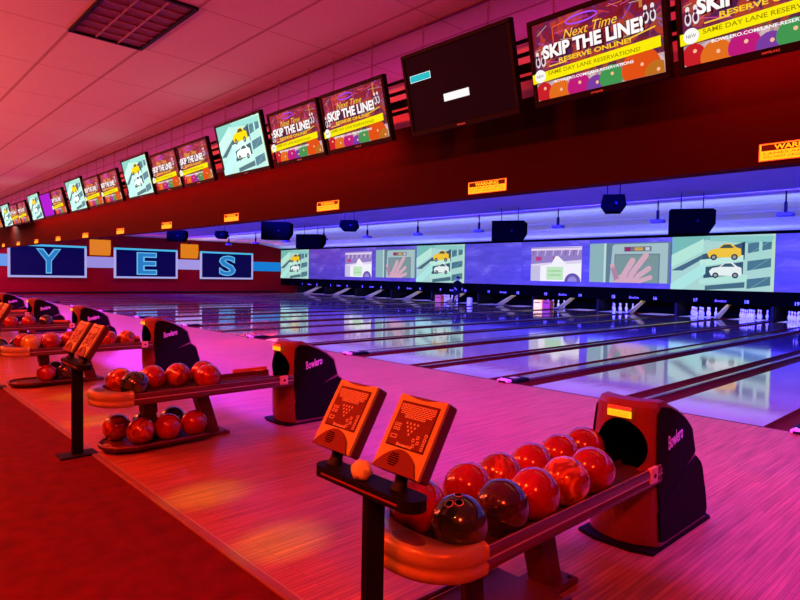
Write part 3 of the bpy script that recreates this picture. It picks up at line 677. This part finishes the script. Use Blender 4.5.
# ------------------------------------------------------------------ ball return racks
RC = -1.522            # rack centre, pair 0
def make_return():
    t = empty('ball_return', (RC, 0, 0), 'x', 'ball return', 'ball returns on the approach')
    # hood: profile swept across x, front slightly bulged
    def prof(x):
        u = abs(x) / .195; fr = 3.05 + .085 * u * u; ins = .02 if u > .97 else (.006 if u > .9 else 0)
        P = [(fr + .03 + ins, .0), (fr + .01 + ins, .12), (fr + ins, .35), (fr + .005 + ins, .6), (fr + .02 + ins, .755 - ins), (fr + .05 + ins, .785 - ins), (fr + .12, .79 - ins), (3.3, .765 - ins), (3.42, .72 - ins),
             (3.53, .665 - ins), (3.625 - ins, .59), (3.67 - ins, .42), (3.74 - ins, .37), (3.755 - ins, .33), (3.78 - ins, .22), (3.79 - ins, .21), (3.81 - ins, .08), (3.815 - ins, 0)]
        return P
    xs = [-.195, -.188, -.17, -.13, -.09, -.045, 0, .045, .09, .13, .17, .188, .195]
    b_ = bmesh.new(); rows = [[b_.verts.new((x, p, q)) for p, q in prof(x)] for x in xs]; n = len(rows[0])
    for A, B in zip(rows, rows[1:]):
        for i in range(n): b_.faces.new((A[i], B[i], B[(i + 1) % n], A[(i + 1) % n]))
    b_.faces.new(rows[0][::-1]); b_.faces.new(rows[-1])
    bmesh.ops.recalc_face_normals(b_, faces=b_.faces)
    me = bpy.data.meshes.new('hood'); b_.to_mesh(me); b_.free(); me.materials.append(M['hood'])
    ho = bpy.data.objects.new('hood', me); COL.objects.link(ho)
    cut = MB().cyl((.01, 2.8, .54), (.01, 3.4, .54), .148, M['blackmat'], 36).build('cutter')
    md = ho.modifiers.new('b', 'BOOLEAN'); md.object = cut; md.operation = 'DIFFERENCE'; md.solver = 'EXACT'
    bpy.context.view_layer.update()
    m2 = bpy.data.meshes.new_from_object(ho.evaluated_get(bpy.context.evaluated_depsgraph_get())); ho.modifiers.clear(); ho.data = m2
    m2.materials.clear(); m2.materials.append(M['hood'])
    bpy.data.objects.remove(cut); ho.parent = t
    # smooth by angle: keep flat shading except narrow
    ln = MB(); N = 36
    ring = lambda r, y: [(.01 + r * math.cos(2 * PI * i / N), y, .54 + r * math.sin(2 * PI * i / N)) for i in range(N)]
    ln.add(ring(.146, 3.085) + ring(.146, 3.395), [(i, (i + 1) % N, N + (i + 1) % N, N + i) for i in range(N)], M['blackmat'], True)
    ln.add(ring(.146, 3.395), [list(range(N))], M['blackmat'])
    ln.build('tunnel', ho)
    # rim around the opening
    for sx in (-1, 1):
        up = [(3.16, .13), (3.135, .36), (3.14, .6), (3.155, .72), (3.2, .755), (3.3, .742), (3.415, .70), (3.52, .645), (3.6, .58), (3.64, .44), (3.46, .36)]
        sp = MB().prism(up, 'x', sx * .194, sx * .203, M['hoodside']); sp2 = sp.build('side_panel', ho)
        lo = [(3.15, .05), (3.14, .2), (3.42, .345), (3.65, .41), (3.71, .365), (3.735, .325), (3.76, .22), (3.77, .2), (3.79, .08), (3.77, .04), (3.2, .04)]
        sp = MB().prism(lo, 'x', sx * .194, sx * .207, M['hoodside']); sp.build('side_panel', ho)
        T = Matrix.Translation((sx * .204, 3.36, .57)) @ Matrix.Rotation(PI / 2 * sx, 4, 'Z') @ Matrix.Rotation(math.radians(-12), 4, 'Y')
        MB().text('Bowlero', 0, 0, .2, .075, M['logo'], T=T, shear=.35, bold=.01).build('logo', ho)
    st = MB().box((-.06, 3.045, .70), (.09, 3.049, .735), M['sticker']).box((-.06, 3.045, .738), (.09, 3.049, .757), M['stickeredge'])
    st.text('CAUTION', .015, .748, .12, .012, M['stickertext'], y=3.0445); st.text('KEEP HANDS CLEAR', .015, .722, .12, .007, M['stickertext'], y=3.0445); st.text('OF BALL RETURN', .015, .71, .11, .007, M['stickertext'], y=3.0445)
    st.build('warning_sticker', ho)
    for ob_ in [ho] + list(ho.children):
        for v in ob_.data.vertices: v.co.x *= 1.06 - .24 * v.co.z
    MB().prism([(-.215, 3.06), (-.1, 3.02), (.1, 3.02), (.215, 3.06), (.222, 3.83), (.19, 3.855), (-.19, 3.855), (-.222, 3.83)], 'z', 0, .016, M['hoodside']).build('base_plate', t)
    # table: two outer rails
    Y0, Y1 = 1.61, 3.1
    for sx in (-1, 1):
        P = [(.2, .395), (.226, .39), (.232, .41), (.226, .43), (.232, .44), (.232, .465), (.222, .48), (.214, .478), (.212, .44), (.2, .43)]
        MB().prism([(sx * a, b_) for a, b_ in P], 'y', Y0, Y1, M['rail']).box((sx * .2285, Y0, .434), (sx * .2335, Y1, .441), M['railglint']).box((sx * .2215, Y0, .4795), (sx * .2275, Y1, .481), M['railglint']).build('rail', t)
        MB().rbox((sx * .214, 2.955, .405), (sx * .238, 3.04, .488), M['pale'], .008).cyl((sx * .236, 3.0, .445), (sx * .2405, 3.0, .445), .012, M['black'], 10).build('joint_bracket', t)
    tr = MB().box((-.196, Y0, .405), (.196, 3.12, .425), M['tray'])
    tr.prism([(-.015, .425), (.015, .425), (.006, .452), (-.006, .452)], 'y', Y0, 3.1, M['tray'])
    tr.build('ball_tray', t)
    MB().rbox((-.24, 2.72, .478), (-.222, 3.09, .515), pmat('orange_lift_pad', (.7, .16, .06, 1), .4, coat=.3), .01).build('lift_pad', t)
    # horseshoe end cap
    n = 22; outer = []; inner = []
    for i in range(n + 1):
        a = PI + PI * i / n
        ox, oy = .248 * math.cos(a), .2 * math.sin(a)
        outer.append((math.copysign(abs(ox) ** .9 * .248 ** .1, ox), 1.6 + oy)); ix, iy = .2 * math.cos(a), .085 * math.sin(a); inner.append((ix, 1.6 + iy))
    outer = [(-.248, 1.65)] + outer + [(.248, 1.65)]; inner = [(-.2, 1.65)] + inner + [(.2, 1.65)]
    cap = MB(); lev = [(.385, -.02), (.392, -.005), (.425, 0), (.436, -.012), (.447, 0), (.485, 0), (.5, -.012), (.505, -.03)]
    cx, cy = 0, 1.66; rows = []
    vs = []; fs = []; m_ = len(outer)
    for z, off in lev:
        for (x, y) in outer:
            d = Vector((x - cx, y - cy)); L = d.length; vs.append((x + d.x / L * off, y + d.y / L * off, z))
    for z, off in reversed(lev):
        for (x, y) in inner: vs.append((x, y, z))
    R_ = 2 * len(lev)
    for r in range(R_):
        for i in range(m_ - 1): a = r * m_ + i; b2 = ((r + 1) % R_) * m_ + i; fs.append((a, a + 1, b2 + 1, b2))
    fs.append([r * m_ for r in range(R_)][::-1]); fs.append([r * m_ + m_ - 1 for r in range(R_)])
    cap.add(vs, fs, M['orange'], True); co = cap.build('end_cap', t)
    MB().prism([(x, y) for x, y in ell(.03, 1.462, .08, .036, 24)], 'z', .504, .5065, M['emblem']).build('emblem', co)
    # floor of the end tray
    MB().prism([(x * .98, y) for x, y in inner], 'z', .395, .425, M['tray']).build('tray_end', t)
    # lower tier
    lt = [(-.19, 2.28), (-.21, 1.68), (-.16, 1.54), (-.06, 1.48), (.06, 1.48), (.16, 1.54), (.21, 1.68), (.19, 2.28)]
    MB().prism(lt, 'z', .03, .048, M['leg']).build('lower_tray', t)
    lr = MB(); lr.tube([(x * 1.04, y, .06) for x, y in lt], .012, M['rail'], 8); lr.build('lower_rim', t)
    MB().prism([(x, y) for x, y in ell(.0, 1.53, .06, .03, 20)], 'z', .0485, .051, M['orange']).build('emblem', t)
    for y0, y1 in ((2.28, 2.4), (1.84, 1.88)):
        lg = MB(); ym = y0 + (y1 - y0) * .36
        if y0 > 2: lg.prism([(y0 - .06, .41), (y0 + .05, .41), (y1 + .05, .03), (y1 - .06, .03)], 'x', -.055, .055, M['leg'])
        else:
            lg.prism([(y0 - .06, .41), (y0 + .05, .41), (ym + .05, .275), (ym - .06, .275)], 'x', -.055, .055, M['leg'])
            lg.prism([(ym - .06, .28), (ym + .05, .28), (y1 + .05, .03), (y1 - .06, .03)], 'x', -.014, .014, M['leg'])
        lg.rbox((-.1, y1 - (.1 if y0 > 2 else .12), 0), (.1, y1 + .13, .03), M['leg'], .012)
        for dx in (-.07, .07): lg.cyl((dx, y1 + .09, .03), (dx, y1 + .09, .036), .01, M['black'], 8)
        lg.build('leg', t)
    return t
ret = make_return()
rl = ['nearest ball return with red hood and balls, closest to the camera', 'second ball return, just left of the nearest one', 'third ball return, behind the second keypad stand', 'fourth ball return from the camera, partly hidden by the third', 'fifth ball return from the camera at the left edge', 'sixth ball return from the camera, farthest one showing its hood', 'seventh ball return from the camera, hidden far behind the others']
for k in range(7):
    o = ret if k == 0 else copy_tree(ret)
    o.location = (RC - 3.45 * k, 0, 0); o['label'] = rl[k]

# balls
def L_(r, g, b): return (r, g, b, 1)
BM = {'red': ball_mat('ball_red', L_(.3, .004, .003), L_(.2, .003, .002), 3),
      'dark': ball_mat('ball_dark_green', L_(.012, .03, .022), L_(.06, .045, .02), 5, .55),
      'purple': ball_mat('ball_dark_purple', L_(.05, .012, .022), L_(.02, .02, .035), 6),
      'maroon': ball_mat('ball_maroon_swirl', L_(.16, .008, .004), L_(.36, .05, .008), 8, .55),
      'amber': ball_mat('ball_amber_swirl', L_(.55, .2, .012), L_(.2, .025, .005), 8, .5),
      'yellow': ball_mat('ball_yellow', L_(.55, .42, .02), L_(.45, .3, .02), 4)}
CN = {'red': 'bright red', 'dark': 'dark green', 'purple': 'dark purple', 'maroon': 'maroon swirled', 'amber': 'amber swirled', 'yellow': 'yellow orange'}
BR = .1085
hole_me = MB().cyl((0, 0, BR - .0035), (0, 0, BR + .0006), .0135, M['blackmat'], 16).mesh('finger_hole')
holer_me = MB().cyl((0, 0, BR - .0035), (0, 0, BR + .0006), .0135, M['blackmat'], 16).lathe([(.0135, BR + .0004), (.0155, BR + .0002), (.0165, BR - .0012)], M['pale'], 16).mesh('finger_hole')
ball_me = {}
for c_, m_ in BM.items():
    q = bmesh.new(); bmesh.ops.create_uvsphere(q, u_segments=40, v_segments=24, radius=BR)
    ball_me[c_] = MB().bm(q, m_, True).mesh('bowling_ball')
ordn = ['first', 'second', 'third', 'fourth', 'fifth', 'sixth', 'seventh']
rackn = ['nearest', 'second', 'third', 'fourth', 'fifth', 'sixth', 'seventh']
def ball(k, x, y, z, col, where, holes=True, tilt=None, grp=None):
    o = bpy.data.objects.new('bowling_ball', ball_me[col]); COL.objects.link(o)
    o.location = (x, y, z)
    R = random.Random(int(abs(x * 1000 + y * 77)))
    o.rotation_euler = tilt if tilt else (R.uniform(-2.4, -1.3), R.uniform(-.5, .5), R.uniform(-.6, 1.2))
    tag(o, '%s bowling ball, %s, %s return' % (CN[col], where, rackn[k]), 'bowling ball', grp or 'bowling balls on the %s ball return' % rackn[k])
    if holes:
        for a, b_ in ((.16, 0), (-.16, .1), (0, -.42)):
            h = bpy.data.objects.new('finger_hole', holer_me if tilt else hole_me); COL.objects.link(h); h.parent = o; h.rotation_euler = (b_, a, 0)
    return o
ZT, ZL = .5335, .1565
top = {0: ([('dark', 1.635), ('purple', 1.89), ('red', 2.11), ('amber', 2.35), ('red', 2.58)], [('red', 1.65), ('red', 1.95), ('maroon', 2.17), ('red', 2.42), ('red', 2.67), ('red', 2.9)]),
       1: ([('dark', 1.70), ('red', 2.31)], [('amber', 1.66), ('red', 1.92), ('maroon', 2.14), ('red', 2.37)]),
       2: ([('yellow', 1.685), ('red', 1.91), ('maroon', 2.58), ('amber', 2.80)], [('red', 1.66), ('red', 1.95), ('red', 2.17)]),
       3: ([('red', 2.10), ('red', 2.36), ('purple', 2.62)], [('amber', 1.65), ('red', 1.88)]),
       4: ([('red', 1.7), ('red', 1.95), ('maroon', 2.2)], []),
       5: ([('red', 1.8), ('purple', 2.1)], [])}
low = {1: [(.125, 'maroon', 1.74), (.125, 'red', 1.96), (.125, 'red', 2.18), (-.125, 'maroon', 1.64), (-.125, 'dark', 1.87), (-.125, 'purple', 2.10)],
       2: [(.125, 'red', 1.85), (.125, 'purple', 2.08), (-.125, 'dark', 2.0)], 3: [(.125, 'dark', 1.95), (.125, 'purple', 2.18)]}
for k, (near, far) in top.items():
    c = RC - 3.45 * k
    for i, (cl, y) in enumerate(near):
        ball(k, c + .117, y, ZT, cl, '%s from the orange end in near row' % ordn[i], tilt=((.42, -.05, .4) if (k == 0 and i == 0) else None))
    for i, (cl, y) in enumerate(far): ball(k, c - .107, y, ZT, cl, '%s from the orange end in far row' % ordn[i])
for k, lst in low.items():
    c = RC - 3.45 * k; ni = fi = 0
    for dx, cl, y in lst:
        if dx > 0: w = '%s in near row of lower shelf' % ordn[ni]; ni += 1
        else: w = '%s in far row of lower shelf' % ordn[fi]; fi += 1
        ball(k, c + dx, y, ZL, cl, w)

# ------------------------------------------------------------------ keypad stands
def make_stand():
    t = empty('keypad_stand', (0, 0, 0), 'x', 'keypad stand', 'keypad stands behind the ball returns')
    MB().rbox((-.037, -.04, .012), (-.003, .04, .69), M['black'], .006).build('post', t)
    MB().rbox((-.09, -.14, 0), (.08, .13, .014), M['black'], .005).build('base_plate', t)
    bar = [(x, y) for x, y in ell(-.275, 0, .05, .05, 10, PI / 2, 3 * PI / 2)] + [(x, y) for x, y in ell(.165, 0, .05, .05, 10, -PI / 2, PI / 2)]
    b_ = MB().prism(bar, 'z', .685, .725, M['black']); b_.box((-.26, -.053, .7), (.15, -.05, .706), M['hood']); b_.build('cross_bar', t)
    for sx in (-.26, .092):
        kp = MB(); W, H, D = .222, .272, .055
        T = Matrix.Translation((sx, -.01, .785)) @ Matrix.Rotation(math.radians(-31), 4, 'X')
        kp.rbox((-W / 2, .006, 0), (W / 2, D, H), M['padside'], .008, T=T)
        # bezel with shallow dip at the top
        top_ = [(-W / 2, 0), (W / 2, 0), (W / 2, H - .004)] + [(W / 2 - .03 - (W - .06) * i / 10, H - .003 - .013 * math.sin(PI * i / 10)) for i in range(11)] + [(-W / 2, H - .004)]
        kp.prism(top_, 'y', -.004, .008, M['padface'], T=T)
        ko = kp.build('keypad', t)
        pn = MB().rbox((-.088, -.007, .085), (.088, -.003, H - .03), M['padpanel'], .002, 1, T=T); pn.box((-.09, -.0055, .083), (.09, -.0035, H - .028), M['blackmat'], T=T); pn.build('key_panel', ko)
        lg = MB(); y = -.0078
        def key(cx, cz, w, h, e=.0022):
            for a in ((cx - w, cz - h, cx + w, cz - h + e), (cx - w, cz + h - e, cx + w, cz + h), (cx - w, cz - h, cx - w + e, cz + h), (cx + w - e, cz - h, cx + w, cz + h)):
                lg.add([(a[0], y, a[1]), (a[2], y, a[1]), (a[2], y, a[3]), (a[0], y, a[3])], [(0, 1, 2, 3)], M['padlegend'], T=T)
        for r, n in enumerate((10, 10, 9, 6)):
            for i in range(n): key((i - (n - 1) / 2) * .0165, .229 - r * .0125, .0068, .0048)
        for r in range(4):
            for i in range(4 - r): lg.add([(p, y, q) for p, q in ell((i - (3 - r) / 2) * .017 + .0, .17 - r * .0125, .0035, .0042, 8)], [list(range(8))], M['padlegend'], T=T)
        for p in ((-.072, .158), (-.055, .158), (-.072, .143), (-.055, .143)): key(*p, .0062, .0052)
        key(-.064, .116, .0145, .0065)
        for p in ((.03, .118), (.046, .13), (.052, .113), (.038, .1), (.078, .142), (.078, .127), (.078, .112), (.078, .097)): key(*p, .0058, .0055)
        lg.text('Brunswick', .0, .093, .075, .011, M['padlegend'], T=T, y=y, bold=.02)
        lg.build('key_legend', ko)
        ar = [(-.111, .0), (.06, .0)]
        arch = [(-.108, .0)] + [(-.104 + .195 * i / 12, .004 + .074 * math.sin(PI * min(1, (i / 12)) * .92) ** .8) for i in range(1, 12)] + [(.1, .0)]
        sc2 = MB().prism(arch, 'y', -.011, -.003, M['arch'], T=T); so = sc2.build('speaker_cover', ko)
        gr = MB()
        for i in range(6): hw = (.014, .019, .021, .021, .019, .014)[i]; hw *= 1.15; gr.box((-.018 - hw, -.0125, .02 + i * .0075), (-.018 + hw, -.0108, .0235 + i * .0075), M['blackmat'], T=T)
        gr.build('speaker_slots', so)
        nk = MB().cyl((sx - .0, .01, .72), (sx - .0, .02, .745), .03, M['black'], 14, .024).cyl((sx - .0, .02, .745), (sx, .035, .80), .022, M['black'], 14); nk.build('neck', t)
    return t
st = make_stand()
for k, lab in enumerate(['nearest black keypad stand with two orange keypads, in the foreground', 'second black keypad stand with two orange keypads, in front of the third ball return', 'third keypad stand at the left edge of the picture']):
    o = st if k == 0 else copy_tree(st)
    o.location = (-1.515 - 3.455 * k - (.06 if k else 0), 1.335, 0); o['label'] = lab
# crumpled cloth on the bar
q = bmesh.new(); bmesh.ops.create_icosphere(q, subdivisions=4, radius=.036)
for v in q.verts:
    a = math.atan2(v.co.y, v.co.x); v.co *= 1 + .05 * math.sin(a * 11 + v.co.z * 120) + .05 * math.sin(v.co.z * 170 + a * 3)
    if v.co.z < -.028: v.co.z = -.028
o = MB().bm(q, M['cloth'], True).build('crumpled_cloth', None, (-1.585, 1.32, .7535)); tag(o, 'small crumpled yellow cloth lying on the bar between the two nearest keypads', 'cloth')

# ------------------------------------------------------------------ lights
def area(name, loc, rot, sx, sy, power, col, spread=PI):
    l = bpy.data.lights.new(name, 'AREA'); l.shape = 'RECTANGLE'; l.size = sx; l.size_y = sy; l.energy = power; l.color = col; l.spread = spread
    o = bpy.data.objects.new(name, l); COL.objects.link(o); o.location = loc; o.rotation_euler = rot; return o
def spot(name, loc, target, power, col, ang, blend=.6, r=.05):
    l = bpy.data.lights.new(name, 'SPOT'); l.energy = power; l.color = col; l.spot_size = math.radians(ang); l.spot_blend = blend; l.shadow_soft_size = r
    o = bpy.data.objects.new(name, l); COL.objects.link(o); o.location = loc
    o.rotation_euler = (Vector(target) - Vector(loc)).to_track_quat('-Z', 'Y').to_euler(); return o
# unseen red fill added behind the camera to brighten the ceiling (emit +Z, tilted towards +Y)
area('red_ceiling_fill', (-21, -1.6, 2.3), (PI - .35, 0, 0), 30, .3, 1500, (1, .17, .11))
area('red_ceiling_fill', (-.5, -1.6, 2.3), (PI - .35, 0, 0), 7, .3, 110, (1, .03, .03))
# red downlights over the seating side
for x in (1.2, -2.3, -5.8, -9.3, -12.8, -16.5, -21, -26, -32):
    area('red_downlight', (x, -.9, 3.45), (.3, 0, 0), .5, .5, 265, (1, .03, .004))
# violet strip behind the bulkhead, facing down
area('violet_strip', (-17, 5.35, 3.58), (0, 0, 0), 44, .12, 6400, (.3, .03, 1))
# violet strip in the recess above the monitors
area('violet_ledge_strip', (-17, 4.3, 3.2), (PI + .3, 0, 0), 44, .05, 34, (.75, .02, .5))
# blue wash of the lane ceiling
area('blue_ceiling_wash', (-17, 4.76, 2.32), (PI - 1.05, 0, 0), 44, .1, 4600, (.07, .12, 1))
area('masking_fill', (-17, 24.3, 3.12), (PI + .12, 0, 0), 44, .1, 50, (.4, .5, 1))  # pale fill added without a fixture to lift the ceiling near the masking
area('far_ceiling_fill', (-17, 16.4, 2.9), (PI - 1.6, 0, 0), 44, .1, 470, (.5, .65, 1), 2.2)  # fill added beside the projectors, not cast by them, brightens the far ceiling
area('blue_lane_fill', (-17, 9.5, 3.55), (1.15, 0, 0), 44, .1, 17000, (.002, .004, 1), 1.2)  # unseen blue fill added to colour the far lanes
area('pin_deck_light', (-17, 25.3, 1.1), (0, 0, 0), 44, .1, 200, (1, .9, .75))
# red accents on bulkhead and end wall
area('red_accent', (-12.3, 3.95, 2.8), (.9, 0, 0), 15.5, .04, 150, (1, .015, .008))
area('red_accent', (-.4, 3.95, 2.85), (.9, 0, 0), 2.4, .04, 30, (1, .015, .008))
spot('pale_fill', (-23, 3.9, 2.85), (-23, 4.22, 2.5), 80, (1, .5, .4), 150, .9)  # unseen spot added for the pale glow on the far bulkhead
area('end_wall_fill', (-38.2, 14, 3.52), (0, -.5, 0), (.2), 22, 560, (1, .03, .02))  # unseen red fill added to brighten the end wall
# unseen warm fill added to turn the keypads orange, spilling onto the approach
for x, tx, e in ((-.6, -1.75, 70), (-4.4, -5.15, 85), (-7.8, -8.6, 90)):
    spot('warm_fill', (x, -.9, 3.2), (tx, 1.45, .75), e, (1, .5, .05), 17, .8, .06)
for x, tx, ty in ((-2.2, -2.72, 1.72), (-3.2, -3.62, 1.72), (-6.6, -7.45, 1.95), (-5.6, -6.1, 1.75)):  # unseen spots added to imitate amber reflections on the approach
    spot('amber_pool_fill', (x, -.9, 3.2), (tx, ty, 0), 760, (.7, .85, .03), 7.5, .9, .06)

# ------------------------------------------------------------------ world + camera
w = bpy.data.worlds.new('World'); sc.world = w; w.use_nodes = True
w.node_tree.nodes['Background'].inputs[0].default_value = (.02, .003, .01, 1); w.node_tree.nodes['Background'].inputs[1].default_value = .2
f, yaw, pit, ro, h = 598.3, math.radians(46.793), math.radians(-2.343), math.radians(1.032), 1.435
F = Vector((-math.sin(yaw) * math.cos(pit), math.cos(yaw) * math.cos(pit), math.sin(pit)))
R = Vector((math.cos(yaw), math.sin(yaw), 0)); U = R.cross(F)
R2 = R * math.cos(ro) + U * math.sin(ro); U2 = -R * math.sin(ro) + U * math.cos(ro)
cam = bpy.data.cameras.new('camera'); cam.sensor_width = 36; cam.lens = f * 36 / 800; cam.clip_start = .05; cam.clip_end = 200
co = bpy.data.objects.new('camera', cam); COL.objects.link(co)
co.matrix_world = Matrix(((R2.x, U2.x, -F.x, 0), (R2.y, U2.y, -F.y, 0), (R2.z, U2.z, -F.z, h), (0, 0, 0, 1)))
sc.camera = co
vs = sc.view_settings; vs.view_transform = 'Standard'; vs.look = 'None'; vs.exposure = 0; vs.gamma = 1; vs.use_curve_mapping = False
